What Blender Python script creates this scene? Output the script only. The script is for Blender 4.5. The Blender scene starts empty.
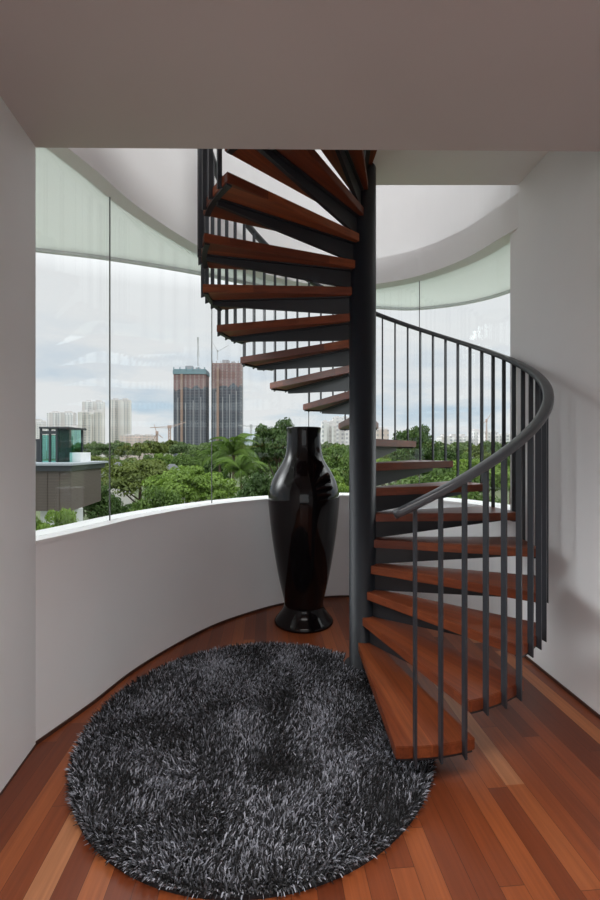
import bpy, bmesh, math, random
import numpy as np
from mathutils import Vector, Matrix, noise as mnoise

C = bpy.context.scene.collection
PI = math.pi
H, F = 1.45, 425.0                     # eye height (m), focal length in pixels of the 600x900 frame
rad = math.radians


def px(u, v, Y):
    """world point at depth Y on the ray of photo pixel (u, v)"""
    return Vector(((u - 300) / F * Y, Y, H - (v - 450) / F * Y))


# ------------------------------------------------------------------ helpers
def link(name, me, mat=None, parent=None, smooth=False):
    o = bpy.data.objects.new(name, me)
    C.objects.link(o)
    if mat:
        for m in (mat if isinstance(mat, (list, tuple)) else [mat]):
            me.materials.append(m)
    if smooth:
        me.polygons.foreach_set('use_smooth', [True] * len(me.polygons))
    if parent:
        o.parent = parent
    return o


def pyd(name, vs, fs, mat=None, parent=None, smooth=False):
    me = bpy.data.meshes.new(name)
    me.from_pydata([tuple(v) for v in vs], [], fs)
    me.update()
    return link(name, me, mat, parent, smooth)


def bmobj(name, bm, mat=None, parent=None, smooth=False):
    bmesh.ops.recalc_face_normals(bm, faces=bm.faces)
    me = bpy.data.meshes.new(name)
    bm.to_mesh(me)
    bm.free()
    return link(name, me, mat, parent, smooth)


def tag(o, label=None, cat=None, group=None, kind=None):
    if label: o['label'] = label
    if cat: o['category'] = cat
    if group: o['group'] = group
    if kind: o['kind'] = kind
    return o


def empty(name, loc, rz=0):
    o = bpy.data.objects.new(name, None)
    C.objects.link(o)
    o.location = loc
    o.rotation_euler = (0, 0, rz)
    o.empty_display_size = .1
    return o


def box(bm, x0, x1, y0, y1, z0, z1, mi=0):
    v = [bm.verts.new(p) for p in ((x0, y0, z0), (x1, y0, z0), (x1, y1, z0), (x0, y1, z0),
                                   (x0, y0, z1), (x1, y0, z1), (x1, y1, z1), (x0, y1, z1))]
    for f in ((3, 2, 1, 0), (4, 5, 6, 7), (0, 1, 5, 4), (1, 2, 6, 5), (2, 3, 7, 6), (3, 0, 4, 7)):
        bm.faces.new([v[i] for i in f]).material_index = mi
    return v


def prism(bm, poly, z0, z1, mi=0):
    n = len(poly)
    a = [bm.verts.new((p[0], p[1], z0)) for p in poly]
    b = [bm.verts.new((p[0], p[1], z1)) for p in poly]
    bm.faces.new(a[::-1]).material_index = mi
    bm.faces.new(b).material_index = mi
    for i in range(n):
        j = (i + 1) % n
        bm.faces.new((a[i], a[j], b[j], b[i])).material_index = mi
    return a, b


def bar(bm, p, q, r, n=6, r2=None):
    """tapered round bar between two points"""
    p, q = Vector(p), Vector(q)
    d = (q - p).normalized()
    s = d.orthogonal().normalized()
    t = d.cross(s)
    r2 = r if r2 is None else r2
    A, B = [], []
    for i in range(n):
        a = 2 * PI * i / n
        w = s * math.cos(a) + t * math.sin(a)
        A.append(bm.verts.new(p + w * r))
        B.append(bm.verts.new(q + w * r2))
    for i in range(n):
        j = (i + 1) % n
        bm.faces.new((A[i], A[j], B[j], B[i]))
    bm.faces.new(A[::-1])
    bm.faces.new(B)


def lathe(prof, n=64):
    bm = bmesh.new()
    rings = []
    for r, z in prof:
        if r < 1e-5:
            rings.append([bm.verts.new((0, 0, z))])
        else:
            rings.append([bm.verts.new((r * math.cos(2 * PI * i / n), r * math.sin(2 * PI * i / n), z)) for i in range(n)])
    for A, B in zip(rings, rings[1:]):
        for i in range(n):
            j = (i + 1) % n
            q = [A[i % len(A)], A[j % len(A)], B[j % len(B)], B[i % len(B)]]
            q = list(dict.fromkeys(q))
            if len(q) > 2:
                bm.faces.new(q)
    return bm


def spline(pts, per=14):
    """Catmull-Rom through plan points"""
    P = [Vector(p) for p in pts]
    P = [P[0] * 2 - P[1]] + P + [P[-1] * 2 - P[-2]]
    out = []
    for i in range(1, len(P) - 2):
        for k in range(per):
            t = k / per
            a, b, c, d = P[i - 1:i + 3]
            out.append(.5 * ((2 * b) + (c - a) * t + (2 * a - 5 * b + 4 * c - d) * t * t + (3 * b - a - 3 * c + d) * t ** 3))
    out.append(P[-2])
    return out


def offset(curve, d):
    """offset an open plan curve to its left (outwards, as ours runs clockwise seen from above)"""
    out = []
    n = len(curve)
    for i, p in enumerate(curve):
        t = (curve[min(i + 1, n - 1)] - curve[max(i - 1, 0)]).normalized()
        out.append(p + Vector((-t.y, t.x)) * d)
    return out


def ribbon(bm, inner, outer, z0, z1, mi=0):
    """solid band between two plan curves"""
    n = len(inner)
    rows = [[bm.verts.new((p.x, p.y, z)) for p in c] for c, z in ((inner, z0), (outer, z0), (outer, z1), (inner, z1))]
    for i in range(n - 1):
        for a in range(4):
            b = (a + 1) % 4
            bm.faces.new((rows[a][i], rows[b][i], rows[b][i + 1], rows[a][i + 1])).material_index = mi
    bm.faces.new([rows[a][0] for a in (0, 1, 2, 3)]).material_index = mi
    bm.faces.new([rows[a][-1] for a in (3, 2, 1, 0)]).material_index = mi


# ------------------------------------------------------------------ materials
class NT:
    def __init__(self, name):
        self.m = bpy.data.materials.new(name)
        self.m.use_nodes = True
        self.t = self.m.node_tree
        self.t.nodes.clear()

    def n(self, typ, **kw):
        nd = self.t.nodes.new(typ)
        for k, v in kw.items():
            if k in nd.bl_rna.properties:
                setattr(nd, k, v)
            else:
                self.set(nd.inputs[k], v)
        return nd

    def set(self, inp, v):
        if isinstance(v, bpy.types.NodeSocket):
            self.t.links.new(v, inp)
        else:
            inp.default_value = v

    def math(self, op, a, b=0.0, c=0.0):
        nd = self.t.nodes.new('ShaderNodeMath')
        nd.operation = op
        for i, v in enumerate((a, b, c)):
            self.set(nd.inputs[i], v)
        return nd.outputs[0]

    def ramp(self, fac, stops, interp='LINEAR'):
        nd = self.t.nodes.new('ShaderNodeValToRGB')
        nd.color_ramp.interpolation = interp
        e = nd.color_ramp.elements
        while len(e) < len(stops):
            e.new(.5)
        for el, (p, c) in zip(e, stops):
            el.position = p
            el.color = (*c, 1) if len(c) == 3 else c
        self.set(nd.inputs[0], fac)
        return nd.outputs[0]

    def mix(self, fac, a, b, blend='MIX'):
        nd = self.t.nodes.new('ShaderNodeMix')
        nd.data_type = 'RGBA'
        nd.blend_type = blend
        self.set(nd.inputs[0], fac)
        self.set(nd.inputs[6], a if isinstance(a, bpy.types.NodeSocket) else (*a, 1))
        self.set(nd.inputs[7], b if isinstance(b, bpy.types.NodeSocket) else (*b, 1))
        return nd.outputs[2]

    def noise(self, vec, scale, detail=4, rough=.5):
        nd = self.n('ShaderNodeTexNoise', Scale=scale, Detail=detail, Roughness=rough)
        if vec is not None:
            self.set(nd.inputs['Vector'], vec)
        return nd.outputs[0]

    def scale(self, vec, s, loc=(0, 0, 0), rot=(0, 0, 0)):
        nd = self.n('ShaderNodeMapping', Scale=s, Location=loc, Rotation=rot)
        self.set(nd.inputs['Vector'], vec)
        return nd.outputs[0]

    def bsdf(self, col, rough=.5, bump=None, bstr=.2, bdist=.002, **kw):
        b = self.n('ShaderNodeBsdfPrincipled', Roughness=rough)
        self.set(b.inputs['Base Color'], col if isinstance(col, bpy.types.NodeSocket) else (*col, 1))
        for k, v in kw.items():
            self.set(b.inputs[k.replace('_', ' ')], v)
        if bump is not None:
            bn = self.n('ShaderNodeBump', Strength=bstr, Distance=bdist)
            self.set(bn.inputs['Height'], bump)
            self.set(b.inputs['Normal'], bn.outputs[0])
        return self.out(b.outputs[0])

    def out(self, sh):
        o = self.n('ShaderNodeOutputMaterial')
        self.t.links.new(sh, o.inputs[0])
        return self.m

    def obj(self):
        return self.n('ShaderNodeTexCoord').outputs['Object']


def paint(name, col, rough=.6, var=.04, scale=2.0, spec=.3):
    t = NT(name)
    co = t.obj()
    f = t.noise(co, scale, 3)
    c = t.mix(f, tuple(x * (1 - var) for x in col), tuple(min(1, x * (1 + var)) for x in col))
    return t.bsdf(c, rough, t.noise(co, 260, 2), .06, .001, Specular_IOR_Level=spec)


def plain(name, col, rough=.5, **kw):
    t = NT(name)
    co = t.obj()
    c = t.mix(t.noise(co, 3.0, 3), tuple(x * .93 for x in col), tuple(min(1, x * 1.07) for x in col))
    return t.bsdf(c, rough, **kw)


def wood_floor():
    t = NT('merbau_floor')
    co = t.scale(t.obj(), (1, 1, 1), rot=(0, 0, rad(-4.4)))
    sp = t.n('ShaderNodeSeparateXYZ', Vector=co)
    W, L = .0864, 1.15
    u = t.math('ADD', t.math('DIVIDE', sp.outputs[0], W), 100.102)
    row = t.math('FLOOR', u)
    wn = t.n('ShaderNodeTexWhiteNoise', noise_dimensions='1D', W=row)
    v = t.math('ADD', t.math('DIVIDE', sp.outputs[1], L), t.math('MULTIPLY', wn.outputs[0], 7.31))
    col_id = t.math('FLOOR', v)
    cv = t.n('ShaderNodeCombineXYZ', X=row, Y=col_id, Z=3.0)
    pid = t.n('ShaderNodeTexWhiteNoise', noise_dimensions='3D', Vector=cv.outputs[0]).outputs[0]
    gv = t.n('ShaderNodeCombineXYZ', X=t.math('ADD', t.math('MULTIPLY', sp.outputs[0], 60), t.math('MULTIPLY', pid, 97)),
             Y=t.math('MULTIPLY', sp.outputs[1], 2.2), Z=t.math('MULTIPLY', pid, 31)).outputs[0]
    def one(r_, y0, y1):                      # a single pale sapwood board in row r_
        m_ = t.math('COMPARE', row, r_, .5)
        m_ = t.math('MULTIPLY', m_, t.math('GREATER_THAN', sp.outputs[1], y0))
        return t.math('MULTIPLY', m_, t.math('LESS_THAN', sp.outputs[1], y1))
    pale = t.math('MAXIMUM', one(112.0, 1.765, 3.3), one(91.0, .9, 2.1))
    grain = t.noise(gv, 1.0, 5, .62)
    base = t.ramp(pid, [(0, (.15, .034, .012)), (.3, (.235, .056, .018)), (.6, (.31, .077, .023)), (.82, (.38, .103, .031)), (.94, (.46, .145, .047)), (1, (.54, .20, .075))])
    base = t.mix(pale, base, (.52, .215, .095))
    c = t.mix(t.ramp(grain, [(.3, (0, 0, 0)), (.72, (1, 1, 1))]), t.mix(.38, base, (.03, .008, .005)), base)
    c = t.mix(t.math('MULTIPLY', t.noise(co, 5.5, 3), .15), c, (.09, .022, .012))
    fu = t.math('FRACT', u)
    fv = t.math('FRACT', v)
    eu = t.math('MINIMUM', fu, t.math('SUBTRACT', 1, fu))
    ev = t.math('MULTIPLY', t.math('MINIMUM', fv, t.math('SUBTRACT', 1, fv)), L / W)
    e = t.math('MINIMUM', eu, ev)
    gap = t.math('LESS_THAN', e, .011)
    c = t.mix(t.math('MULTIPLY', gap, .75), c, (.02, .006, .004))
    r = t.math('ADD', t.math('MULTIPLY', grain, .12), .27)
    return t.bsdf(c, r, t.math('SUBTRACT', t.math('MULTIPLY', grain, .25), gap), .15, .001, Specular_IOR_Level=.38)


def wood_tread():
    t = NT('merbau_tread')
    co = t.obj()
    ri = t.n('ShaderNodeObjectInfo').outputs['Random']
    sp = t.n('ShaderNodeSeparateXYZ', Vector=co)
    u = t.math('ADD', t.math('DIVIDE', sp.outputs[1], .085), t.math('MULTIPLY', ri, 53))
    pid = t.n('ShaderNodeTexWhiteNoise', noise_dimensions='1D', W=t.math('FLOOR', u)).outputs[0]
    gv = t.n('ShaderNodeCombineXYZ', X=t.math('MULTIPLY', sp.outputs[0], 2.4),
             Y=t.math('ADD', t.math('MULTIPLY', sp.outputs[1], 55), t.math('MULTIPLY', ri, 77)),
             Z=t.math('ADD', t.math('MULTIPLY', sp.outputs[2], 55), t.math('MULTIPLY', pid, 40))).outputs[0]
    grain = t.noise(gv, 1.0, 5, .62)
    base = t.ramp(pid, [(0, (.13, .028, .011)), (.5, (.215, .050, .017)), (1, (.32, .085, .028))])
    c = t.mix(t.ramp(grain, [(.3, (0, 0, 0)), (.7, (1, 1, 1))]), t.mix(.55, base, (.03, .007, .004)), base)
    return t.bsdf(c, t.math('ADD', t.math('MULTIPLY', grain, .1), .3), grain, .08, .001, Specular_IOR_Level=.4)


def glass_mat(name, tint=(.97, .985, .977)):
    t = NT(name)
    tr = t.n('ShaderNodeBsdfTransparent', Color=(*tint, 1))
    gl = t.n('ShaderNodeBsdfGlossy', Roughness=.01, Color=(.95, .98, .96, 1))
    lw = t.n('ShaderNodeLayerWeight', Blend=.5).outputs['Facing']
    fr = t.math('ADD', t.math('MULTIPLY', t.math('POWER', lw, 5.0), .9), .03)
    mx = t.n('ShaderNodeMixShader')
    t.set(mx.inputs[0], fr)
    t.t.links.new(tr.outputs[0], mx.inputs[1])
    t.t.links.new(gl.outputs[0], mx.inputs[2])
    return t.out(mx.outputs[0])


def leaf_mat(name, lo, hi):
    t = NT(name)
    co = t.n('ShaderNodeNewGeometry').outputs['Position']
    at = t.n('ShaderNodeAttribute', attribute_name='shade').outputs['Fac']
    ri = t.n('ShaderNodeObjectInfo').outputs['Random']
    f = t.math('ADD', t.math('MULTIPLY', at, .75), t.math('MULTIPLY', ri, .25))
    c = t.mix(f, lo, hi)
    c = t.mix(t.math('MULTIPLY', t.noise(co, .25, 3), .4), c, tuple(x * .6 for x in lo))
    d = t.n('ShaderNodeBsdfDiffuse', Color=c)
    tl = t.n('ShaderNodeBsdfTranslucent', Color=c)
    gl = t.n('ShaderNodeBsdfGlossy', Roughness=.45, Color=(.6, .65, .55, 1))
    m = t.n('ShaderNodeMixShader')
    m.inputs[0].default_value = .3
    t.t.links.new(d.outputs[0], m.inputs[1])
    t.t.links.new(tl.outputs[0], m.inputs[2])
    m2 = t.n('ShaderNodeMixShader')
    m2.inputs[0].default_value = .035
    t.t.links.new(m.outputs[0], m2.inputs[1])
    t.t.links.new(gl.outputs[0], m2.inputs[2])
    return t.out(m2.outputs[0])


def facade(name, wall, dark, fw, fh, wx=.55, wz=.5, stripe=None):
    """repeating windows on object X/Y (both faces) and Z"""
    t = NT(name)
    sp = t.n('ShaderNodeSeparateXYZ', Vector=t.obj())
    a = t.math('ADD', sp.outputs[0], t.math('MULTIPLY', sp.outputs[1], 1.0))
    u = t.math('FRACT', t.math('DIVIDE', a, fw))
    v = t.math('FRACT', t.math('DIVIDE', sp.outputs[2], fh))
    w = t.math('MULTIPLY', t.math('LESS_THAN', u, wx), t.math('LESS_THAN', v, wz))
    c = t.mix(w, wall, dark)
    if stripe:
        b = t.math('LESS_THAN', t.math('FRACT', t.math('DIVIDE', a, fw * 4)), .28)
        c = t.mix(t.math('MULTIPLY', b, .7), c, stripe)
    return t.bsdf(c, .7)


M = {}
M['wall'] = paint('wall_paint', (.865, .875, .885))
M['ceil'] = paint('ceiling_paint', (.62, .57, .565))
M['upper'] = paint('upper_wall_paint', (.84, .85, .85))
M['sill'] = paint('white_sill_paint', (.86, .86, .86), .4)
M['floor'] = wood_floor()
M['tread'] = wood_tread()
M['glass'] = glass_mat('window_glass')
M['seal'] = plain('grey_silicone', (.10, .105, .10), .5)
M['head'] = plain('window_head_profile', (.30, .31, .30), .5)
M['skirt'] = plain('dark_skirting', (.06, .022, .014), .5)  # dark brown stands in for the shade in the gap at the wall foot
M['steel'] = plain('black_painted_steel', (.028, .033, .041), .42, Specular_IOR_Level=.5)
M['column'] = plain('black_painted_column', (.015, .018, .024), .46, Specular_IOR_Level=.35)
M['bracket'] = plain('black_bracket_steel', (.013, .015, .019), .45)
M['rail'] = plain('charcoal_rail', (.042, .046, .053), .33, Specular_IOR_Level=.6)
M['vase'] = plain('black_lacquer', (.005, .0035, .004), .08, Specular_IOR_Level=.27)
M['rugbase'] = plain('rug_backing', (.012, .012, .014), .9)


def rug_mat():
    t = NT('shag_yarn')
    c = t.n('ShaderNodeAttribute', attribute_name='yarn').outputs['Color']
    return t.bsdf(c, .75, Specular_IOR_Level=.25, Sheen_Weight=.15)


M['yarn'] = rug_mat()


def canopy_mat():
    t = NT('translucent_canopy')
    co = t.obj()
    c = t.mix(t.noise(co, .8, 2), (.84, .87, .84), (.90, .92, .90))
    d = t.n('ShaderNodeBsdfDiffuse', Color=c)
    tl = t.n('ShaderNodeBsdfTranslucent', Color=c)
    m = t.n('ShaderNodeMixShader')
    m.inputs[0].default_value = .5
    t.t.links.new(d.outputs[0], m.inputs[1])
    t.t.links.new(tl.outputs[0], m.inputs[2])
    return t.out(m.outputs[0])


M['eave'] = canopy_mat()
M['eave_edge'] = plain('eave_edge_metal', (.6, .62, .62), .4)

# ------------------------------------------------------------------ setting: room shell
def struct(o):
    o['kind'] = 'structure'
    return o


PLAN = [(-1.30, 2.09), (-1.185, 2.42), (-1.085, 2.78), (-.90, 3.18), (-.70, 3.50), (-.45, 3.76), (-.19, 3.965),
        (.15, 4.13), (.45, 4.19), (.76, 4.12), (1.11, 3.925), (1.40, 3.58), (1.563, 3.16)]
CUR = spline(PLAN, 10)
ZS, ZT = 1.0, 3.062          # sill, top of the glass

# floor
bm = bmesh.new()
out = offset(CUR, .1)
poly = [(-3.4, -4.6), (3.4, -4.6), (3.4, 3.16)] + [(p.x, p.y) for p in reversed(out)] + [(-3.4, 2.09)]
prism(bm, poly, -.25, 0)
floor = struct(bmobj('floor', bm, M['floor']))

# low curved wall, sill, shadow gap painted as a dark strip
bm = bmesh.new()
ribbon(bm, CUR, offset(CUR, .22), 0, ZS - .012)
struct(bmobj('wall_front', bm, M['wall'], smooth=False))
bm = bmesh.new()
ribbon(bm, offset(CUR, -.008), offset(CUR, .24), ZS - .012, ZS + .004)
struct(bmobj('trim_1', bm, M['sill']))
bm = bmesh.new()
ribbon(bm, offset(CUR, -.007), offset(CUR, .01), 0, .018)
struct(bmobj('baseboard_front', bm, M['skirt']))

# glass panes of the curved window
G = offset(CUR, .085)


def cut_at(u):
    k = (u - 300) / F
    return min(range(len(G)), key=lambda i: abs(G[i].x / G[i].y - k))


cuts = [0, cut_at(110), cut_at(212), cut_at(308), cut_at(417), len(G) - 1]
GO = offset(CUR, .097)
for i, (a, b) in enumerate(zip(cuts, cuts[1:])):
    bm = bmesh.new()
    ribbon(bm, G[a:b + 1], GO[a:b + 1], ZS + .004, ZT)
    w = struct(bmobj('window_%d' % (i + 1), bm, M['glass'], smooth=False))
    if i < 4:
        p = G[b]
        t = (G[min(b + 1, len(G) - 1)] - G[b - 1]).normalized()
        nrm = Vector((-t.y, t.x))
        bm = bmesh.new()
        prism(bm, [p - t * .0028 - nrm * .0015, p + t * .0028 - nrm * .0015, p + t * .0028 + nrm * .005, p - t * .0028 + nrm * .005], ZS + .004, ZT)
        bmobj('joint_seal', bm, M['seal'], w)
# head profile above the glass, then the bulkhead wall of the floor above
bm = bmesh.new()
ribbon(bm, offset(CUR, .075), offset(CUR, .11), ZT - .004, ZT + .004)
struct(bmobj('trim_2', bm, M['head']))
CUR_ = CUR + [CUR[-1] + (CUR[-1] - CUR[-2]).normalized() * .15]     # runs on into the wall end
half = next(i for i, p in enumerate(CUR) if p.x > .05)
bm = bmesh.new()
ribbon(bm, offset(CUR, -.012)[:half + 1], offset(CUR, .10)[:half + 1], ZT - .012, 6.2)
struct(bmobj('wall_upper_left', bm, M['upper'], smooth=False))
bm = bmesh.new()
ribbon(bm, offset(CUR_, -.03)[half:], offset(CUR_, .10)[half:], ZT - .012, 3.30)
struct(bmobj('trim_3', bm, M['upper']))
bm = bmesh.new()
ribbon(bm, offset(CUR_, .10)[half:], offset(CUR_, .24)[half:], 3.30, 6.2)
struct(bmobj('wall_upper_right', bm, M['upper']))

# left wing wall, right wall, rear room
def wall_prism(name, poly, z0, z1, mat):
    bm = bmesh.new()
    prism(bm, poly, z0, z1)
    return struct(bmobj(name, bm, mat))


LX = lambda y: -1.30 - .125 * (y - 2.09)
RX = lambda y: 1.563 - .068 * (y - 3.16)
wall_prism('wall_left', [(LX(2.09), 2.09), (LX(-.7), -.7), (-3.4, -.7), (-3.4, -.5), (LX(-.5) - .3, -.5), (LX(2.09) - .3, 2.09)], 0, 2.94, M['wall'])
wall_prism('wall_right', [(RX(3.16), 3.16), (RX(3.16) + .28, 3.16), (RX(-4.5) + .28, -4.5), (RX(-4.5), -4.5)], 0, 6.2, M['wall'])
wall_prism('baseboard_right', [(RX(3.155) - .007, 3.155), (RX(3.155), 3.155), (RX(-4.4), -4.4), (RX(-4.4) - .007, -4.4)], 0, .018, M['skirt'])  # shade of the gap under the wall, painted as a dark strip
wall_prism('baseboard_left', [(LX(2.088), 2.088), (LX(2.088) + .006, 2.088), (LX(-.7) + .006, -.7), (LX(-.7), -.7)], 0, .006, M['skirt'])  # same painted gap line, much lower here
# lower ceiling ends in front of the stair; the slab behind it carries the floor above
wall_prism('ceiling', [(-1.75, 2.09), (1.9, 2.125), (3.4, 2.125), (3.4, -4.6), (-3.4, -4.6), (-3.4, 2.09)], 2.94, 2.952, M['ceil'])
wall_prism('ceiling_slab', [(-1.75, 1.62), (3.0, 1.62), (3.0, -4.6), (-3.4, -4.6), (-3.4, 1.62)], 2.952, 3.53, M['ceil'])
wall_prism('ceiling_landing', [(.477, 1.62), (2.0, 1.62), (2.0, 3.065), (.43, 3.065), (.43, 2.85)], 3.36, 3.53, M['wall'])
wall_prism('ceiling_upper', [(-3.4, -4.6), (3.4, -4.6), (3.4, 4.6), (-3.4, 4.6)], 6.2, 6.4, M['ceil'])
# rear wall with a wide window, side of the rear room
bm = bmesh.new()
box(bm, -3.4, 3.4, -4.6, -4.4, 0, .3)
box(bm, -3.4, 3.4, -4.6, -4.4, 2.75, 2.94)
box(bm, -3.4, -2.9, -4.6, -4.4, .3, 2.75)
box(bm, 2.2, 3.4, -4.6, -4.4, .3, 2.75)
struct(bmobj('wall_back', bm, M['wall']))
wall_prism('window_6', [(-2.9, -4.52), (2.2, -4.52), (2.2, -4.5), (-2.9, -4.5)], .3, 2.75, M['glass'])
wall_prism('wall_rear_left', [(-3.4, -.5), (-3.4, -4.6), (-3.6, -4.6), (-3.6, -.5)], 0, 2.94, M['wall'])
wall_prism('window_7', [(-3.4, -4.52), (3.0, -4.52), (3.0, -4.5), (-3.4, -4.5)], 3.53, 6.2, M['glass'])

# eave outside the glass
EDGE = [(-3.2, 2.98), (-2.6, 3.13), (-2.06, 3.30), (-1.53, 3.46), (-.85, 3.76), (0, 4.26), (.6, 4.56), (.95, 4.66), (1.30, 4.68), (1.75, 4.50), (2.05, 4.17), (2.25, 3.6)]
E_ = spline(EDGE, 8)
I_ = offset(CUR, .102)
inner = [Vector((-3.2, 2.2)), Vector((-2.2, 2.15))] + I_ + [Vector((1.9, 3.0))]


def resample(c, n):
    L = [0]
    for a, b in zip(c, c[1:]):
        L.append(L[-1] + (b - a).length)
    r = []
    j = 0
    for i in range(n):
        s = L[-1] * i / (n - 1)
        while j < len(c) - 2 and L[j + 1] < s:
            j += 1
        k = (s - L[j]) / max(1e-9, L[j + 1] - L[j])
        r.append(c[j].lerp(c[j + 1], min(1, k)))
    return r


bm = bmesh.new()
n9 = 90
rows = [[bm.verts.new((p.x, p.y, z)) for p in c] for c, z in ((resample(inner, n9), ZT - .004), (resample(E_, n9), 3.022), (resample(E_, n9), 3.06), (resample(inner, n9), ZT + .034))]
for i in range(n9 - 1):
    for a in range(4):
        b = (a + 1) % 4
        bm.faces.new((rows[a][i], rows[b][i], rows[b][i + 1], rows[a][i + 1]))
ev = tag(bmobj('eave', bm, M['eave']), 'pale translucent curved eave outside the top of the window', 'eave', kind='structure')
bm = bmesh.new()
e9 = resample(E_, 90)
ribbon(bm, e9, offset(e9, .035), 3.0, 3.085)
bmobj('edge_trim', bm, M['eave_edge'], ev)

# ------------------------------------------------------------------ spiral staircase
SC = .955                # the stair, fitted in units of the eye height
SX, SY, SR = .4435 * SC, 3.011 * SC, 1.114 * SC
PH, DP, TW = rad(-90.85), rad(18.29), rad(19.9)
Z1, RISE, TH = H - 1.326 * SC, .176 * SC, .055 * SC
CR = .094 * SC
NT_ = 20
st = empty('spiral_staircase', (SX, SY, 0))
tag(st, 'spiral staircase with dark wood treads, black central column and black baluster rail', 'staircase')
bm = bmesh.new()
prof = [(CR + .03, 0), (CR + .03, .008), (CR, .009), (CR, 3.345), (CR - .012, 3.36), (0, 3.36)]
bmobj('column', lathe([(0, 0)] + prof, 48), M['column'], st)
for p in bpy.data.objects['column'].data.polygons:
    p.use_smooth = abs(p.normal.z) < .5


def tread_mesh():
    bm = bmesh.new()
    hw = TW / 2
    pts = [(.072, -.054)]
    for i in range(9):
        a = -hw + TW * i / 8
        pts.append((SR * math.cos(a), SR * math.sin(a)))
    pts.append((.072, .054))
    prism(bm, pts, -TH, 0)
    bmesh.ops.recalc_face_normals(bm, faces=bm.faces)
    ed = [e for e in bm.edges if e.calc_face_angle(0) > .5]
    bmesh.ops.bevel(bm, geom=ed, offset=.003, segments=2, affect='EDGES')
    return bm


def bracket_mesh():
    bm = bmesh.new()
    # tapered central fin with a flat flange and a tip plate that carries the balusters
    y = .011
    x0, x1 = .06, SR - .03
    zt = -TH - .008
    v = [bm.verts.new(p) for p in ((x0, -y, zt), (x1, -y, zt), (x1, -y, zt - .022), (x0, -y, zt - .112),
                                   (x0, y, zt), (x1, y, zt), (x1, y, zt - .022), (x0, y, zt - .112))]
    for f in ((3, 2, 1, 0), (4, 5, 6, 7), (0, 1, 5, 4), (1, 2, 6, 5), (2, 3, 7, 6), (3, 0, 4, 7)):
        bm.faces.new([v[i] for i in f])
    prism(bm, [(x0, -.03), (x1, -.03), (x1, .03), (x0, .03)], zt, -TH)
    hw = TW / 2 * .93
    o = [((SR - .004) * math.cos(a), (SR - .004) * math.sin(a)) for a in (-hw + 2 * hw * i / 8 for i in range(9))]
    n = [((SR - .035) * math.cos(a), (SR - .035) * math.sin(a)) for a in (hw - 2 * hw * i / 8 for i in range(9))]
    prism(bm, o + n, -TH - .010, -TH)
    return bm


tproto = bmobj('tread', tread_mesh(), M['tread'], st)
bproto = bmobj('support_bracket', bracket_mesh(), M['bracket'], tproto)
for k in range(NT_):
    if k == 0:
        t_, b_ = tproto, bproto
    else:
        t_, b_ = tproto.copy(), bproto.copy()
        C.objects.link(t_)
        C.objects.link(b_)
        t_.parent, b_.parent = st, t_
    t_.location = (0, 0, Z1 + k * RISE)
    t_.rotation_euler = (0, 0, PH + k * DP + TW / 2)

RB = SR + .018            # baluster centre radius
RH = 1.137 * SC               # handrail centre radius
ZR = 1.045 * SC                # rail centre above the nosing line


def rail_z(a):
    return Z1 + (a - PH) / DP * RISE + ZR


bal = None
for k in range(NT_):
    for i in range(3):
        a = PH + k * DP + rad(4.3) + DP / 3 * i
        zb = Z1 + k * RISE - TH - .016
        zt = rail_z(a) - .013
        bm = bmesh.new()
        x0, x1 = SR - .003, SR + .0225
        y0 = .0055
        sl = .010
        # flat bar, its foot cut on a slant
        v = [bm.verts.new(p) for p in ((x0, -y0, zb + sl), (x1, -y0, zb), (x1, y0, zb), (x0, y0, zb + sl),
                                       (x0, -y0, zt), (x1, -y0, zt), (x1, y0, zt), (x0, y0, zt))]
        for f in ((3, 2, 1, 0), (4, 5, 6, 7), (0, 1, 5, 4), (1, 2, 6, 5), (2, 3, 7, 6), (3, 0, 4, 7)):
            bm.faces.new([v[j] for j in f])
        b = bmobj('baluster', bm, M['steel'], st)
        b.rotation_euler = (0, 0, a)

bm = bmesh.new()
A0, A1 = PH + rad(-.5), PH + DP * 20.2
N = 260
rings = []
for i in range(N + 1):
    a = A0 + (A1 - A0) * i / N
    er = Vector((math.cos(a), math.sin(a), 0))
    tz = Vector((-math.sin(a), math.cos(a), RISE / DP / RH)).normalized()
    up = tz.cross(er) * -1
    c = er * RH + Vector((0, 0, rail_z(a)))
    ring = []
    for j in range(16):
        q = 2 * PI * j / 16
        # rounded bar, wider than high
        ce, se = math.cos(q), math.sin(q)
        ring.append(bm.verts.new(c + er * (.027 * math.copysign(abs(ce) ** .55, ce)) + up * (.0175 * math.copysign(abs(se) ** .55, se))))
    rings.append(ring)
for A, B in zip(rings, rings[1:]):
    for j in range(16):
        bm.faces.new((A[j], A[(j + 1) % 16], B[(j + 1) % 16], B[j]))
bm.faces.new(rings[0][::-1])
bm.faces.new(rings[-1])
bmobj('handrail', bm, M['rail'], st, smooth=True)

# ------------------------------------------------------------------ vase
VY = 3.60
VX = (303.8 - 300) / F * VY
s = VY / F
vp = [(0, 0), (29.2, .0), (29.6, 1.5), (28.6, 3.5), (25.5, 7.5), (22, 12.5), (20.0, 17), (19.5, 21), (20.6, 28), (24.7, 47), (29, 73), (32.4, 98), (34.7, 121),
      (35.6, 133), (35.0, 143), (33.0, 152), (29.0, 161.5), (24.6, 169.5), (21.0, 176), (18.8, 182), (17.6, 189), (17.0, 198), (16.8, 206), (17.2, 211.5), (17.4, 212.6), (16.9, 213.2), (15.8, 212.6), (15.2, 205), (16, 185), (26, 160), (30, 130), (18, 30), (0, 20)]
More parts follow.
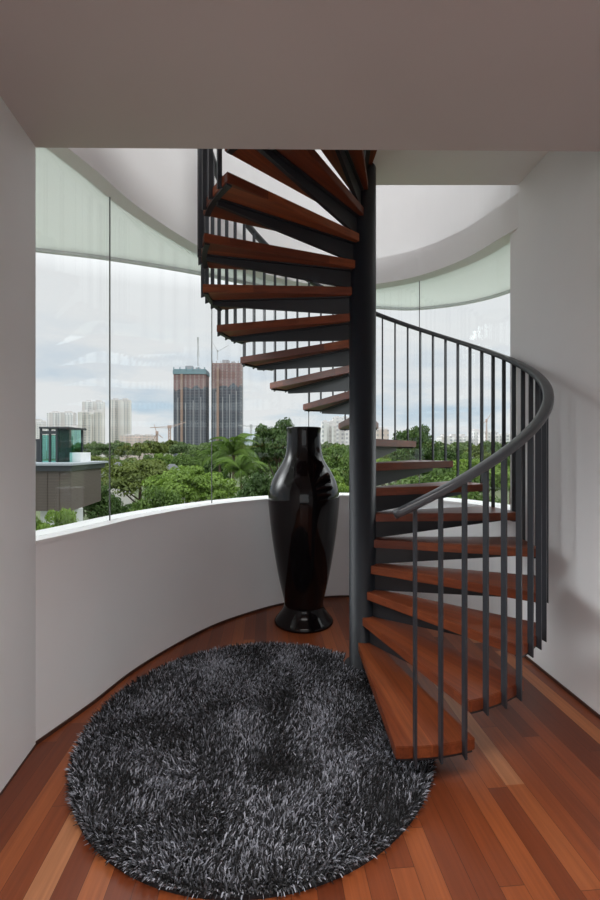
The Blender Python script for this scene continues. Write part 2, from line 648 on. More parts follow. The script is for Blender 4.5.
# smooth the outer profile
zmax = H - (427.5 - 450) * s
k = zmax / 213.2
def smooth_prof(pp):
    out = []
    P = [Vector(p) for p in pp]
    for i in range(len(P) - 1):
        a, b, c, d = P[max(i - 1, 0)], P[i], P[i + 1], P[min(i + 2, len(P) - 1)]
        for j in range(3):
            t = j / 3
            out.append(.5 * ((2 * b) + (c - a) * t + (2 * a - 5 * b + 4 * c - d) * t * t + (3 * b - a - 3 * c + d) * t ** 3))
    return out + [P[-1]]
mid = smooth_prof(vp[3:23])
vp2 = vp[:3] + [(p.x, p.y) for p in mid] + vp[23:]
bm = lathe([(r * s, z * k) for r, z in vp2], 96)
vase = bmobj('floor_vase', bm, M['vase'], smooth=True)
vase.location = (VX, VY, 0)
tag(vase, 'tall glossy black floor vase with flared foot beside the stair column', 'vase')

# ------------------------------------------------------------------ shag rug
RCX, RCY, RR = -.217, 2.247, .880
rug = empty('round_rug', (RCX, RCY, 0))
tag(rug, 'round charcoal and grey shaggy rug on the wooden floor', 'rug')
KX, KY, KR = SX - RCX, SY - RCY, CR + .045


def rug_r(a):
    """rug radius in direction a: round, tucked around the foot of the column"""
    d = KX * np.cos(a) + KY * np.sin(a)
    disc = d * d - (KX * KX + KY * KY - KR * KR)
    near = np.where(disc > 0, d - np.sqrt(np.maximum(disc, 0)), 9.0)
    return np.minimum(RR, np.where(d > 0, near, 9.0))


bm = bmesh.new()
prism(bm, [(float(rug_r(q_)) * math.cos(q_), float(rug_r(q_)) * math.sin(q_)) for q_ in (2 * PI * i / 180 for i in range(180))], 0, .012)
bmobj('rug_backing', bm, M['rugbase'], rug)
rng = np.random.default_rng(7)
NS = 95000
rr = RR * np.sqrt(rng.random(NS))
aa = rng.random(NS) * 2 * np.pi
keep = rr < rug_r(aa) - .004
rr, aa = rr[keep], aa[keep]
NS = len(rr)
bx_, by_ = rr * np.cos(aa), rr * np.sin(aa)
lean = np.empty(NS); shade = np.empty(NS); amt = np.empty(NS)
for i in range(NS):
    p = Vector((bx_[i] * 3.2, by_[i] * 3.2, 1.7))
    lean[i] = mnoise.noise(p) * 4.5
    shade[i] = mnoise.noise(Vector((bx_[i] * 4.5, by_[i] * 4.5, 9.1)))
    amt[i] = mnoise.noise(Vector((bx_[i] * 5, by_[i] * 5, 4.4)))
dirn = lean + rng.normal(0, 1.1, NS)
# edge strands splay outwards
edge = np.clip((rr / RR - .93) / .07, 0, 1)
lx = np.cos(dirn) * (1 - edge) + np.cos(aa) * edge * 1.2
ly = np.sin(dirn) * (1 - edge) + np.sin(aa) * edge * 1.2
ln = rng.uniform(.022, .040, NS)
tilt = np.clip(.55 + .25 * amt + rng.normal(0, .22, NS) + edge * .25, .1, 1.25)
wv = rng.uniform(.0019, .0034, NS)
side = rng.random(NS) * 2 * np.pi
sx, sy = np.cos(side) * wv, np.sin(side) * wv
V = np.empty((NS, 8, 3))
for j, f in enumerate((0, .38, .72, 1.0)):
    bend = tilt * (.35 + .65 * f)
    hx = ln * f * np.sin(bend)
    hz = .010 + ln * f * np.cos(bend)
    taper = (1, 1, .9, .45)[j]
    cx, cy = bx_ + lx * hx, by_ + ly * hx
    V[:, 2 * j] = np.c_[cx - sx * taper, cy - sy * taper, hz]
    V[:, 2 * j + 1] = np.c_[cx + sx * taper, cy + sy * taper, hz]
idx = np.arange(NS)[:, None] * 8
quads = np.concatenate([idx + np.array([[2 * j, 2 * j + 1, 2 * j + 3, 2 * j + 2]]) for j in range(3)], 1).reshape(-1, 4)
me = bpy.data.meshes.new('pile')
me.vertices.add(NS * 8)
me.vertices.foreach_set('co', V.reshape(-1))
nq = len(quads)
me.loops.add(nq * 4)
me.polygons.add(nq)
me.loops.foreach_set('vertex_index', quads.reshape(-1).astype(np.int32))
me.polygons.foreach_set('loop_start', np.arange(0, nq * 4, 4, dtype=np.int32))
me.update(calc_edges=True)
t = rng.random(NS) + shade * .35
val = np.where(t < .48, rng.uniform(.006, .024, NS), np.where(t < .73, rng.uniform(.05, .14, NS), rng.uniform(.25, .58, NS)))
colr = np.stack([val * .95, val * .99, val * 1.14, np.ones(NS)], 1)
at = me.color_attributes.new('yarn', 'FLOAT_COLOR', 'POINT')
at.data.foreach_set('color', np.repeat(colr, 8, 0).reshape(-1))
pile = link('pile', me, M['yarn'], rug)
pile['kind'] = 'stuff'

# ------------------------------------------------------------------ outside: ground and trees
GZ = -12.0
tg = NT('ground_green')
gco = tg.obj()
M['ground'] = tg.bsdf(tg.ramp(tg.noise(gco, .08, 4), [(.3, (.05, .075, .025)), (.7, (.10, .12, .05))]), .9)
pyd('ground', [(-4000, 4, GZ), (4000, 4, GZ), (4000, 6000, GZ), (-4000, 6000, GZ)], [(0, 1, 2, 3)], M['ground'])['kind'] = 'structure'

M['leaf_dark'] = leaf_mat('leaf_dark', (.026, .060, .014), (.115, .20, .045))
M['leaf_mid'] = leaf_mat('leaf_mid', (.040, .085, .016), (.19, .30, .06))
M['leaf_light'] = leaf_mat('leaf_light', (.07, .135, .018), (.28, .42, .07))
M['leaf_olive'] = leaf_mat('leaf_olive', (.05, .08, .016), (.22, .27, .06))
M['bark'] = plain('bark', (.10, .075, .05), .9)


def crown_mesh(name, seed, rx, rz, zc, nblob, per, leaf, flat=1.0):
    r = np.random.default_rng(seed)
    # blob centres on a rough ellipsoid shell
    bl = []
    for i in range(nblob):
        v = r.normal(size=3)
        v /= np.linalg.norm(v)
        v[2] = abs(v[2]) * 1.0 - .25
        q = r.uniform(.55, 1.0)
        bl.append((v[0] * rx * q, v[1] * rx * q, zc + v[2] * rz * q, r.uniform(.16, .30) * rx))
    P, Nn, S = [], [], []
    for bx0, by0, bz0, br in bl:
        d = r.normal(size=(per, 3))
        d /= np.linalg.norm(d, axis=1)[:, None]
        q = r.uniform(.6, 1.05, (per, 1))
        p = d * q * br
        p[:, 2] *= .62 * flat
        P.append(p + np.array([bx0, by0, bz0]))
        n_ = d + r.normal(0, .55, (per, 3))
        n_[:, 2] = np.abs(n_[:, 2]) + .3
        Nn.append(n_ / np.linalg.norm(n_, axis=1)[:, None])
        S.append(np.full(per, r.uniform(0, 1)) * .5 + r.random(per) * .5)
    P, Nn, S = np.concatenate(P), np.concatenate(Nn), np.concatenate(S)
    n = len(P)
    a = np.cross(Nn, r.normal(size=(n, 3)))
    a /= np.linalg.norm(a, axis=1)[:, None]
    b = np.cross(Nn, a)
    L = (leaf * r.uniform(.7, 1.3, n))[:, None]
    W = L * .5
    fold = Nn * L * .18
    V = np.stack([P - a * L, P - b * W + fold, P + a * L, P + b * W + fold], 1)
    me = bpy.data.meshes.new(name)
    me.vertices.add(n * 4)
    me.vertices.foreach_set('co', V.reshape(-1))
    me.loops.add(n * 4)
    me.polygons.add(n)
    me.loops.foreach_set('vertex_index', np.arange(n * 4, dtype=np.int32))
    me.polygons.foreach_set('loop_start', np.arange(0, n * 4, 4, dtype=np.int32))
    me.update(calc_edges=True)
    at = me.attributes.new('shade', 'FLOAT', 'POINT')
    at.data.foreach_set('value', np.repeat(S, 4))
    return me


def trunk_mesh(seed, h, r0, rx, zc):
    rnd = random.Random(seed)
    bm = bmesh.new()
    bar(bm, (0, 0, 0), (rnd.uniform(-.2, .2), rnd.uniform(-.2, .2), h), r0, 8, r0 * .6)
    for i in range(6):
        a = i * 2.4
        bar(bm, (0, 0, h * rnd.uniform(.6, .95)), (math.cos(a) * rx * .6, math.sin(a) * rx * .6, zc + rnd.uniform(-.3, .8)), r0 * .4, 5, r0 * .15)
    return bm


PROTO = {}


def tree_proto(key, mat, seed, rx, rz, zc, nb, per, leaf, flat=1.0):
    me = crown_mesh('crown_' + key, seed, rx, rz, zc, nb, per, leaf, flat)
    zs = np.array([v.co.z for v in me.vertices])
    PROTO[key] = (me, M[mat], seed, rx, zc, float(np.percentile(zs, 99.7)))


# proto crown top is at about 12 m
tree_proto('broad', 'leaf_mid', 1, 4.6, 3.4, 8.4, 70, 170, .20)
tree_proto('layered', 'leaf_light', 2, 4.9, 2.7, 8.9, 80, 150, .19, .55)
tree_proto('round', 'leaf_dark', 3, 3.9, 4.2, 7.8, 64, 180, .20)
tree_proto('olive', 'leaf_olive', 4, 5.0, 3.0, 8.6, 84, 140, .19, .7)
M['leaf_far'] = leaf_mat('leaf_far', (.06, .105, .04), (.24, .33, .12))  # paler and less saturated: distance haze put into the leaf colour
M['leaf_far_dark'] = leaf_mat('leaf_far_dark', (.045, .08, .032), (.17, .25, .09))  # darker far leaves, haze mixed into the colour too
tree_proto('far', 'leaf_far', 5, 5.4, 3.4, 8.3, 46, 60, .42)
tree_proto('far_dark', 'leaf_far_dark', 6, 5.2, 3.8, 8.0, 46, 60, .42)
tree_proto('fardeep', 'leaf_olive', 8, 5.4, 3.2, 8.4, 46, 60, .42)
MADE = {}


def tree(u, v, Y, key, label, group=None, wide=1.0, rz=None, name='tree'):
    top = px(u, v, Y)
    root = empty(name, (top.x, Y, GZ), random.uniform(0, 6.28) if rz is None else rz)
    sc = (top.z - GZ) / PROTO[key][5]
    root.scale = (sc * wide, sc * wide, sc)
    tag(root, label, 'tree', group)
    if key not in MADE:
        me, mat, seed, rx, zc, _ = PROTO[key]
        c = link('crown', me, mat, root)
        tk = bmobj('trunk', trunk_mesh(seed, zc, .28, rx, zc), M['bark'], root)
        MADE[key] = (c, tk)
    else:
        for src in MADE[key]:
            d = src.copy()
            C.objects.link(d)
            d.parent = root
    return root


random.seed(11)
# distant canopy line
gl_, gr_ = 'trees of the distant canopy left of the stair', 'trees of the distant canopy right of the stair'
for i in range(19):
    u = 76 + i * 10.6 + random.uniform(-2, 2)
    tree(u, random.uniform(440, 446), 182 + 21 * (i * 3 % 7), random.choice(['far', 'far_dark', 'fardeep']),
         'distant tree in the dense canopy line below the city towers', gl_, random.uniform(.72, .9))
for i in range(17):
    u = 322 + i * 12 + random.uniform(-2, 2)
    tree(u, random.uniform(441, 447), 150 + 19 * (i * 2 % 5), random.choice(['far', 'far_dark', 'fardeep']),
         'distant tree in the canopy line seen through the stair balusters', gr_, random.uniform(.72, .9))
# middle belt
ml_, mr_ = 'trees of the middle belt left of the vase', 'trees of the middle belt right of the vase'
for i in range(11):
    u = 96 + i * 17 + random.uniform(-3, 3)
    tree(u, random.uniform(450, 459), 82 + 14 * (i * 2 % 5), random.choice(['broad', 'olive', 'layered', 'round']),
         'mid-distance tree in the green belt beyond the house roofs', ml_, random.uniform(.74, .9))
for i in range(9):
    u = 330 + i * 23 + random.uniform(-4, 4)
    tree(u, random.uniform(447, 455), 80 + 14 * (i * 2 % 5), random.choice(['broad', 'olive', 'round']),
         'mid-distance tree in the green belt behind the staircase', mr_, random.uniform(.8, .95))
# nearer single trees
for u, v, Y, key, w, lab in (
        (140, 460, 54, 'olive', .95, 'large olive-green tree with a flat layered crown beside the brown louvred house'),
        (189, 467, 41, 'layered', .85, 'bright yellow-green tree behind the low wall left of the glass joint'),
        (94, 482, 44, 'round', .7, 'dark green tree directly behind the brown louvred house'),
        (118, 500, 35, 'round', .5, 'small dark tree at the lower left of the window beside the white house wall'),
        (158, 488, 32, 'broad', .55, 'mid-green tree between the olive tree and the bright yellow-green one'),
        (214, 458, 78, 'round', .65, 'dark tree at the foot of the palms left of the vase'),
        (279, 421, 60, 'round', .62, 'tallest dark round-topped tree rising behind the vase'),
        (254, 448, 74, 'broad', .62, 'mid-green tree between the palms and the vase'),
        (259, 474, 37, 'round', .6, 'low dark bushy tree just left of the vase'),
        (337, 446, 54, 'broad', .68, 'green tree between the vase and the stair column'),
        (321, 470, 40, 'layered', .66, 'light green tree hidden partly by the vase shoulder'),
        (416, 427, 70, 'round', .62, 'tall rounded tree standing above the canopy behind the balusters'),
        (390, 459, 64, 'layered', .7, 'light green tree just right of the stair column'),
        (440, 462, 36, 'broad', .8, 'green tree seen through the balusters, second from the column'),
        (478, 460, 47, 'layered', .8, 'light green tree seen through the balusters, nearest the right wall end'),
        (512, 453, 60, 'broad', .85, 'green tree at the right edge of the window against the wall end'),
        (48, 512, 21, 'layered', .42, 'bright green shrubby tree in front of the white house wall')):
    tree(u, v, Y, key, lab, None, w)


# palms
def frond_mesh():
    bm = bmesh.new()
    n = 9
    L = 3.4
    pts = []
    for i in range(n + 1):
        f = i / n
        pts.append(Vector((L * (f * .86), 0, 1.25 * math.sin(f * 2.2) - 1.25 * f * f)))
    for a, b in zip(pts, pts[1:]):
        bar(bm, a, b, .035, 4)
    for i in range(1, n * 3):
        f = i / (n * 3)
        k_ = f * n
        j = int(k_)
        p = pts[j].lerp(pts[j + 1], k_ - j)
        w = .95 * math.sin(PI * min(1, f * .85 + .15)) + .1
        for sgn in (-1, 1):
            tip = p + Vector((w * .5, sgn * w * .8, -w * .55))
            v = [bm.verts.new(p + Vector((-.06, 0, 0))), bm.verts.new(p + Vector((.06, 0, 0))), bm.verts.new(tip)]
            bm.faces.new(v)
    return bm


def palm_trunk(h):
    bm = bmesh.new()
    for i in range(8):
        bar(bm, (.02 * i * i * .2, 0, h * i / 8), (.02 * (i + 1) ** 2 * .2, 0, h * (i + 1) / 8), .17 - .006 * i, 8, .165 - .006 * i)
    return bm


fr0 = None
PH_ = 9.6
pt0 = None
for u, v, Y, lab in ((233, 440, 55, 'taller palm with drooping fronds left of the vase, behind the glass joint'),
                     (243, 458, 48, 'lower palm with drooping fronds in front of the taller palm'),
                     (221, 450, 67, 'palm behind the glass joint, left of the taller palm')):
    top = px(u, v, Y)
    root = empty('palm_tree', (top.x, Y, GZ), random.uniform(0, 6))
    sc = (top.z - GZ) / (PH_ + 1.2)
    root.scale = (sc,) * 3
    tag(root, lab, 'palm', 'palms left of the vase')
    if pt0 is None:
        pt0 = bmobj('trunk', palm_trunk(PH_), M['bark'], root)
        fr0 = bmobj('frond', frond_mesh(), M['leaf_light'], root)
        first = True
    else:
        d = pt0.copy()
        C.objects.link(d)
        d.parent = root
        first = False
    for i in range(15):
        if i == 0 and first:
            d = fr0
        else:
            d = fr0.copy()
            C.objects.link(d)
            d.parent = root
        d.location = (.26, 0, PH_)
        d.rotation_euler = (random.uniform(-.15, .15), random.uniform(-.75, .45), i * 2.399)

# ------------------------------------------------------------------ outside: neighbouring house
hy = 30.0
HX = lambda u, Y=hy: (u - 300) / F * Y
HZ = lambda v, Y=hy: H - (v - 450) / F * Y


def louvre_mat():
    t = NT('brown_louvres')
    sp = t.n('ShaderNodeSeparateXYZ', Vector=t.obj())
    f = t.math('FRACT', t.math('DIVIDE', sp.outputs[2], .11))
    n_ = t.noise(t.scale(t.obj(), (.5, .5, 6)), 2, 3)
    c = t.mix(n_, (.075, .058, .048), (.125, .10, .083))
    c = t.mix(t.math('LESS_THAN', f, .25), c, (.05, .04, .033))
    return t.bsdf(c, .6)


M['louvre'] = louvre_mat()
M['hwhite'] = plain('house_white', (.74, .75, .76), .6)
M['hgrey'] = plain('roof_grey', (.32, .35, .38), .45)
M['hdark'] = plain('dark_frame', (.03, .035, .04), .4)
M['hglass'] = plain('dark_house_glass', (.035, .05, .055), .1, Specular_IOR_Level=.6)
M['teal'] = glass_mat('teal_glass', (.50, .80, .76))
house = empty('neighbour_house', (HX(60), 33, GZ))
tag(house, 'modern house with brown louvred upper box, flat roof and glass rooftop pavilion', 'house')
house_inv = Matrix.Translation(-house.location)


def hpart(name, bm, mat, parent=None):
    bm.transform(house_inv)
    return bmobj(name, bm, mat, parent or house)


X0, X1, X2 = -25.0, HX(71.5), HX(101, 36)
bm = bmesh.new()
prism(bm, [(X0, 30), (X1, 30), (X2, 36), (X0 - .7, 36)], HZ(511), HZ(470) + .02)
hpart('louvred_box', bm, M['louvre'])
bm = bmesh.new()
for u in (35, 47, 59, 71):
    x = HX(u)
    box(bm, x - .03, x + .03, 29.95, 30.0, HZ(510), HZ(472))
hpart('louvre_mullion', bm, M['louvre'])
bm = bmesh.new()
prism(bm, [(X0 - .3, 29.6), (X1 + .25, 29.6), (X2 + .45, 36.4), (X0 - 1, 36.4)], HZ(465.4), HZ(463.2))
roof = hpart('roof_slab', bm, M['hgrey'])
bm = bmesh.new()
prism(bm, [(X0 - .1, 29.8), (X1 + .1, 29.8), (X2 + .25, 36.2), (X0 - 1, 36.2)], HZ(471), HZ(465.4))
hpart('roof_fascia', bm, M['hdark'], roof)
bm = bmesh.new()
prism(bm, [(HX(30), 31.2), (HX(83, 31.2), 31.2), (HX(83, 31.2) - .6, 32.2), (HX(30), 32.2)], GZ, HZ(511))
base = hpart('base_wall', bm, M['hwhite'])
for u0, u1 in ((59, 64), (69, 72.5)):
    bm = bmesh.new()
    box(bm, HX(u0, 31.2), HX(u1, 31.2), 31.14, 31.2, GZ + 3, HZ(512))
    hpart('window', bm, M['hglass'], base)
# rooftop pavilion: dark framed lift box with teal glass
ry = 32.5
zr = HZ(463.2)
bm = bmesh.new()
xa, xb, xc = HX(41, ry), HX(57, ry), HX(69.5, ry)
zt = HZ(428.5, ry)
for x in (xa, HX(50, ry), xb):
    box(bm, x - .07, x + .07, ry - .07, ry + .07, zr, zt)
for x in (xa, xc - .3):
    box(bm, x - .07, x + .07, ry + 2.4, ry + 2.55, zr, zt)
box(bm, xa, xb, ry - .08, ry + .08, HZ(434, ry), HZ(431, ry))
box(bm, xa - .1, xc + .0, ry - .1, ry + 2.6, zt, zt + .12)
pav = hpart('pavilion_frame', bm, M['hdark'])
bm = bmesh.new()
box(bm, HX(51, ry), HX(56, ry), ry + .6, ry + 2.2, zr, zt)
hpart('pavilion_core', bm, M['hdark'], pav)
bm = bmesh.new()
prism(bm, [(xb, ry), (xc, ry), (xc - .3, ry + 2.5), (xb, ry + 2.5)], zr, zt)
hpart('pavilion_glazing', bm, M['teal'], pav)
bm = bmesh.new()
prism(bm, [(xa, ry), (xb - .1, ry), (xb - .1, ry + 2.5), (xa, ry + 2.5)], zr, zt - .5)
hpart('pavilion_glazing', bm, M['teal'], pav)
bm = bmesh.new()
prism(bm, [(HX(69.7, 33), 33), (HX(80.5, 33), 33), (HX(80.5, 33) - .2, 35), (HX(69.7, 33), 35)], zr, HZ(452.5, 33))
hpart('roof_plant_box', bm, M['hwhite'])
bm = bmesh.new()
box(bm, HX(36, 33), HX(39.3, 33), 33, 33.3, zr, HZ(441, 33))
box(bm, HX(25, 33), HX(41, 33), 33, 33.2, HZ(441, 33), HZ(439, 33))
hpart('roof_pergola', bm, M['hdark'])

# dark pitched roofs among the trees
M['rooftile'] = plain('dark_roof_tile', (.09, .095, .105), .6)
M['lowwall'] = plain('low_house_wall', (.62, .60, .57), .7)
for u, v, Y, w, lab in ((118, 462, 68, 2.2, 'low house with dark pitched roof among trees, right of the brown louvred house'),
                        (172, 464, 68, 2.4, 'low house with dark pitched roof among trees, below the dark construction towers')):
    p = px(u, v, Y)
    r = empty('low_house', (p.x, Y, GZ), .3)
    tag(r, lab, 'house', 'low houses among the trees')
    hz = p.z - GZ
    bm = bmesh.new()
    box(bm, -w, w, -3.5, 3.5, 0, hz - 2.2)
    bmobj('walls', bm, M['lowwall'], r)
    bm = bmesh.new()
    a = [bm.verts.new(q) for q in ((-w - .5, -4, hz - 2.3), (w + .5, -4, hz - 2.3), (w + .5, 4, hz - 2.3), (-w - .5, 4, hz - 2.3), (-w + 2, 0, hz), (w - 2, 0, hz))]
    for f in ((0, 1, 5, 4), (2, 3, 4, 5), (1, 2, 5), (3, 0, 4), (3, 2, 1, 0)):
        bm.faces.new([a[i] for i in f])
    bmobj('roof', bm, M['rooftile'], r)

# ------------------------------------------------------------------ outside: city towers
M['tower_beige'] = facade('tower_beige', (.64, .61, .57), (.27, .29, .32), 4.2, 3.2, .5, .5, (.74, .72, .69))  # facade colours kept pale, distance haze is put into them
M['tower_white'] = facade('tower_white', (.74, .73, .72), (.38, .40, .43), 4.6, 3.2, .5, .5, (.60, .56, .54))
M['tower_pale'] = facade('tower_pale', (.72, .70, .69), (.43, .43, .46), 3.6, 3.1, .45, .5)
M['tower_roof'] = plain('tower_roof', (.60, .58, .57), .8)
M['podium_pink'] = facade('podium_pink', (.66, .55, .50), (.42, .40, .40), 4, 3.3, .5, .45)


def tower(name, u0, u1, vt, Y, mat, label, group, wings=2, depth=9, cap=3.0):
    x0, x1 = HX(u0, Y), HX(u1, Y)
    zt = HZ(vt, Y) - GZ
    r = empty(name, ((x0 + x1) / 2, Y, GZ))
    tag(r, label, 'building', group)
    w = (x1 - x0) / 2
    bm = bmesh.new()
    box(bm, -w, w, 0, depth, 0, zt - cap)
    bmobj('tower_body', bm, mat, r)
    n = wings * 2 - 1
    ww = 2 * w / n
    for i in range(0, n, 2):                       # projecting bays give the facade its vertical relief
        bm = bmesh.new()
        box(bm, -w + i * ww, -w + (i + 1) * ww, -3.0, -.02, 0, zt - cap - (2.5 if i % 4 else 0))
        bmobj('bay', bm, mat, r)
    bm = bmesh.new()
    box(bm, -w * .96, w * .96, .5, depth - .5, zt - cap + .01, zt - cap + 1)
    for i in range(wings):
        c = -w + (2 * i + 1) * w / wings
        box(bm, c - w / wings * .5, c + w / wings * .5, 2, depth * .6, zt - cap + 1, zt)
    bmobj('roof_housing', bm, M['tower_roof'], r)
    return r


gA = 'pale apartment towers on the left skyline'
tower('apartment_tower', 20, 42.5, 419, 620, M['tower_pale'], 'pale apartment tower cut by the left wall edge', gA)
tower('apartment_tower', 48, 73.5, 411, 640, M['tower_white'], 'white apartment tower behind the glass rooftop pavilion', gA)
tower('apartment_tower', 70, 87, 425, 600, M['tower_pale'], 'lower pale apartment block between two white towers', gA)
tower('apartment_tower', 79, 102, 410, 560, M['tower_beige'], 'broad beige apartment tower just left of the first glass joint', gA, 3)
tower('apartment_tower', 83, 102.5, 400, 660, M['tower_white'], 'taller white apartment tower rising behind the broad beige one', gA)
tower('apartment_tower', 110, 129, 398, 600, M['tower_beige'], 'tall beige apartment tower directly right of the first glass joint', gA)
tower('low_block', 121, 152, 434, 520, M['podium_pink'], 'low pinkish building right of the tall beige tower', 'low blocks on the left skyline', 3, 22, 2)
gB = 'pale blocks on the right skyline'
tower('apartment_block', 322, 336, 420, 300, M['tower_white'], 'white stepped block just right of the vase neck', gB, 2, 14, 2)
tower('apartment_block', 333, 350, 416, 330, M['tower_pale'], 'pale block touching the left side of the stair column', gB, 2, 14, 2)
tower('apartment_block', 376, 388, 427, 300, M['podium_pink'], 'pinkish block at the right side of the stair column', gB, 1, 14, 2)
tower('apartment_block', 441, 468, 434, 420, M['tower_white'], 'low white block left of the middle balusters', gB, 3, 14, 3)
tower('apartment_block', 473, 482, 429, 420, M['tower_white'], 'narrow white block between balusters', gB, 1, 14, 2)
tower('apartment_block', 484, 499, 431, 400, M['tower_pale'], 'pale block with a crane, nearest the right wall end', gB, 2, 14, 2)
tower('apartment_block', 503, 520, 433, 400, M['tower_white'], 'white block cut by the right wall end', gB, 2, 14, 2)


def netted(name, z_lo, z_mid, teal):
    """tower wrapped in dark netting below, bare reddish floors above"""
    t = NT(name)
    sp = t.n('ShaderNodeSeparateXYZ', Vector=t.obj())
    z = sp.outputs[2]
    a = t.math('ADD', sp.outputs[0], sp.outputs[1])
    n_ = t.noise(t.scale(t.obj(), (.09, .09, .05)), 1, 3)
    zz = t.math('ADD', z, t.math('MULTIPLY', t.math('SUBTRACT', n_, .5), 18))
    st_ = t.math('LESS_THAN', t.math('FRACT', t.math('DIVIDE', a, 5.2)), .3)
    fl = t.math('LESS_THAN', t.math('FRACT', t.math('DIVIDE', z, 3.4)), .3)
    lo = t.mix(st_, (.085, .095, .12), (.17, .18, .205))
    lo = t.mix(t.math('MULTIPLY', fl, .35), lo, (.22, .22, .24))
    up = t.mix(st_, (.25, .15, .145), (.33, .25, .24))
    up = t.mix(t.math('MULTIPLY', fl, .5), up, (.19, .15, .15))
    c = t.mix(t.math('GREATER_THAN', zz, z_lo), lo, up)
    c = t.mix(t.math('GREATER_THAN', z, z_mid), c, teal)
    return t.bsdf(c, .8)


CY = 500.0
M['cranew'] = plain('crane_paint', (.45, .38, .35), .6)
M['craneo'] = plain('crane_orange', (.50, .36, .31), .6)
M['fin'] = plain('concrete_fin', (.36, .36, .38), .8)
M['fino'] = plain('hoist_mast', (.34, .24, .20), .8)
M['scaf'] = plain('scaffold', (.45, .45, .46), .7)
M['net_teal'] = plain('teal_netting', (.20, .30, .34), .8)
for (u0, u1, vt, lab, mlo, hoist) in ((173.5, 205.5, 369, 'dark netted construction tower with teal top edge, left of the second glass joint', 388, 182),
                                      (212, 240.5, 363, 'dark netted construction tower with pink upper floors, right of the second glass joint', 386, 218)):
    zt = HZ(vt, CY) - GZ
    x0, x1 = HX(u0, CY), HX(u1, CY)
    w = (x1 - x0) / 2
    cx = (x0 + x1) / 2
    r = empty('construction_tower', (cx, CY, GZ))
    tag(r, lab, 'building', 'towers under construction')
    isL = u0 < 200
    teal = (.22, .33, .37) if isL else (.30, .20, .18)
    mat = netted('netted_tower_%s' % ('a' if isL else 'b'), HZ(mlo, CY) - GZ, zt - (5 if isL else 1), teal)
    bm = bmesh.new()
    box(bm, -w, w, 0, 20, 0, zt)
    bmobj('tower_body', bm, mat, r)
    for i in range(4):
        x = -w + (i + .6) * 2 * w / 4.2
        bm = bmesh.new()
        box(bm, x - .45, x + .45, -.9, -.02, 0, zt - (34, 40, 37, 33)[i])
        bmobj('facade_fin', bm, M['fin'], r)
    bm = bmesh.new()
    xh = HX(hoist, CY) - cx
    box(bm, xh - 1.3, xh + 1.3, -2.2, -.05, 0, zt - 6)
    bmobj('hoist_mast', bm, M['fino'], r)
    bm = bmesh.new()
    if isL:
        box(bm, -w - .6, w + .6, -.8, 20.6, zt - 6, zt - 1.4)
        for i in range(6):
            box(bm, -w + i * 2 * w / 5.2, -w + i * 2 * w / 5.2 + 1, -1, 0, zt - 1.4, zt + 2)
        bmobj('safety_net', bm, M['net_teal'], r)
    else:
        for i in range(14):
            bar(bm, (w + 2.6, 2, i * zt / 14), (w + .1, 2, i * zt / 14), .25, 4)
        bar(bm, (w + 2.6, 2, 0), (w + 2.6, 2, zt - 2), .45, 5)
        for i in range(7):
            box(bm, -w + i * 2 * w / 6.6, -w + i * 2 * w / 6.6 + .8, -.5, .5, zt, zt + 2.6)
        bmobj('scaffold', bm, M['scaf'], r)
    bm = bmesh.new()
    box(bm, -w * .35, w * .1, 6, 14, zt + .01, zt + 5)
    box(bm, w * .3, w * .55, 6, 14, zt + .01, zt + 3)
    bmobj('core_top', bm, M['fin'], r)


def crane(u, vb, vt, jib, Y, mat, label, group, th=.7):
    """lattice mast from a foot pixel row to a top row, jib to a list of tip pixels"""
    p = px(u, vb, Y)
    r = empty('tower_crane', p)
    tag(r, label, 'crane', group)
    top = px(u, vt, Y) - p
    bm = bmesh.new()
    for dx, dy in ((-th, -th), (th, -th), (th, th), (-th, th)):
        bar(bm, (dx, dy, 0), (dx, dy, top.z), th * .32, 4)
    n = max(4, int(top.z / (th * 3)))
    for i in range(n):
        z0, z1 = top.z * i / n, top.z * (i + 1) / n
        s_ = 1 if i % 2 else -1
        bar(bm, (-th * s_, -th, z0), (th * s_, -th, z1), th * .22, 4)
        bar(bm, (-th * s_, th, z0), (th * s_, th, z1), th * .22, 4)
    bmobj('mast', bm, mat, r)
    bm = bmesh.new()
    box(bm, -th * 1.7, th * 1.7, -th * 1.7, th * 1.7, top.z * .9 if top.z > 20 else top.z - 2, top.z * .9 + 3 if top.z > 20 else top.z)
    bmobj('cab', bm, mat, r)
    for (uj, vj) in jib:
        q = px(uj, vj, Y) - p
        a = px(u, vt + 2, Y) - p
        bm = bmesh.new()
        bar(bm, a, q, th * .4, 4)
        bar(bm, a + Vector((0, 0, th * 2)), q, th * .28, 4)
        bmobj('jib', bm, mat, r)
    return r


gC = 'cranes on the skyline'
crane(198, 366, 337, [(197, 357), (199.5, 357)], CY + 10, M['scaf'], 'slender pale crane mast on top of the left construction tower', gC, .55)
crane(217.5, 360, 350, [(212, 341), (229, 345)], CY + 10, M['scaf'], 'luffing crane on top of the right construction tower', gC, .45)
crane(169.5, 450, 426, [(150, 427.5), (186, 422)], 420, M['craneo'], 'reddish crane with level jib left of the construction towers', gC, .9)
crane(157, 452, 432, [(153, 440), (163, 438), (154, 424)], 460, M['craneo'], 'small crane with raised jib left of the reddish crane', gC, .7)
crane(251, 448, 425, [(238, 425), (268, 426)], 460, M['scaf'], 'pale crane right of the construction towers', gC, .8)
crane(486.5, 446, 419, [(492, 412), (482, 424)], 300, M['craneo'], 'reddish crane seen between the balusters near the right wall end', gC, .3)

# ------------------------------------------------------------------ sky, lamps
w = bpy.data.worlds.new('sky')
bpy.context.scene.world = w
w.use_nodes = True
nt = w.node_tree
nt.nodes.clear()


class WN(NT):
    def __init__(self, t):
        self.t = t


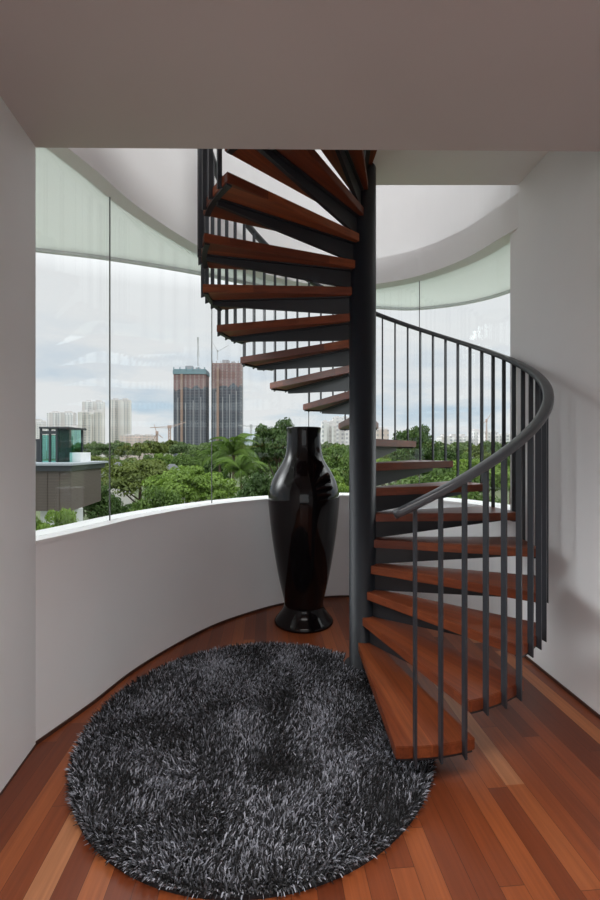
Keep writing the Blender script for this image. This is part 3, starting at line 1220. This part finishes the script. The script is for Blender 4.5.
q = WN(nt)
gen = q.n('ShaderNodeTexCoord').outputs['Generated']
sp = q.n('ShaderNodeSeparateXYZ', Vector=gen)
el = sp.outputs[2]
cl = q.noise(q.scale(gen, (1.5, 1.5, 5.5), loc=(.3, .1, .2)), 2.6, 6, .55)
base = q.ramp(el, [(0, (.66, .77, .86)), (.07, (.58, .73, .87)), (.16, (.66, .76, .88)), (.5, (.70, .78, .90))])
c = q.mix(q.ramp(cl, [(.36, (0, 0, 0)), (.56, (1, 1, 1))]), base, (.93, .94, .97))
c = q.mix(q.ramp(el, [(.12, (0, 0, 0)), (.32, (1, 1, 1))]), c, (.95, .96, .99))
strength = q.ramp(el, [(0, (.33,) * 3), (.34, (.31,) * 3), (.52, (.75,) * 3), (1, (1.0,) * 3)])
# the veiled sun brightens the clouds far to the left, a paler patch lies to the right
def lobe(az, elv, power, amp):
    d = q.n('ShaderNodeVectorMath', operation='DOT_PRODUCT')
    q.t.links.new(gen, d.inputs[0])
    d.inputs[1].default_value = (math.sin(rad(az)) * math.cos(rad(elv)), math.cos(rad(az)) * math.cos(rad(elv)), math.sin(rad(elv)))
    return q.math('MULTIPLY', q.math('POWER', q.math('MAXIMUM', d.outputs['Value'], 0.0), power), amp)


glow = q.math('ADD', lobe(-80, 26, 55, 18.0), lobe(62, 25, 45, 5.0))
bg = q.n('ShaderNodeBackground', Color=c, Strength=q.math('ADD', q.math('MULTIPLY', strength, 2.8), glow))
o = q.n('ShaderNodeOutputWorld')
nt.links.new(bg.outputs[0], o.inputs[0])


def area(name, loc, rot, sx, sy, e, col):
    l = bpy.data.lights.new(name, 'AREA')
    l.shape = 'RECTANGLE'
    l.size, l.size_y, l.energy, l.color = sx, sy, e, col
    ob = bpy.data.objects.new(name, l)
    C.objects.link(ob)
    ob.location = loc
    ob.rotation_euler = rot
    return ob


# area lamps added to brighten the room and the stair void
# fill from behind, fill for the upper walls, fill down onto the floor
area('rear_window_light', (-.3, -4.35, 1.6), (rad(90), 0, 0), 4.6, 2.3, 28, (1, .98, .97))  # added fill lamp at the unseen rear of the room
up = area('upper_window_light', (1.3, -3.6, 5.2), (rad(80), 0, rad(24)), 2.0, 1.6, 110, (1, .99, .98))  # added lamp that lifts the upper curved walls
up.data.spread = rad(110)
dl = area('ceiling_lamp_light', (.15, .55, 2.925), (0, 0, 0), 1.7, 1.1, 27, (1, .97, .94))  # added lamp without a fixture, brightens floor, rug and treads
dl.data.spread = rad(100)

# ------------------------------------------------------------------ camera, view
cam = bpy.data.cameras.new('camera')
cam.sensor_fit = 'VERTICAL'
cam.sensor_height = 36
cam.lens = F / 900 * 36
cam.clip_end = 10000
co = bpy.data.objects.new('camera', cam)
C.objects.link(co)
co.location = (0, 0, H)
co.rotation_euler = (rad(90), 0, 0)
sc = bpy.context.scene
sc.camera = co
sc.view_settings.view_transform = 'Standard'
sc.view_settings.look = 'None'
sc.view_settings.exposure = 0
sc.view_settings.gamma = 1
sc.view_settings.use_curve_mapping = False
sc.cycles.max_bounces = 10
sc.cycles.diffuse_bounces = 6
sc.cycles.transparent_max_bounces = 24
sc.cycles.sample_clamp_indirect = 6
sc.cycles.use_denoising = True
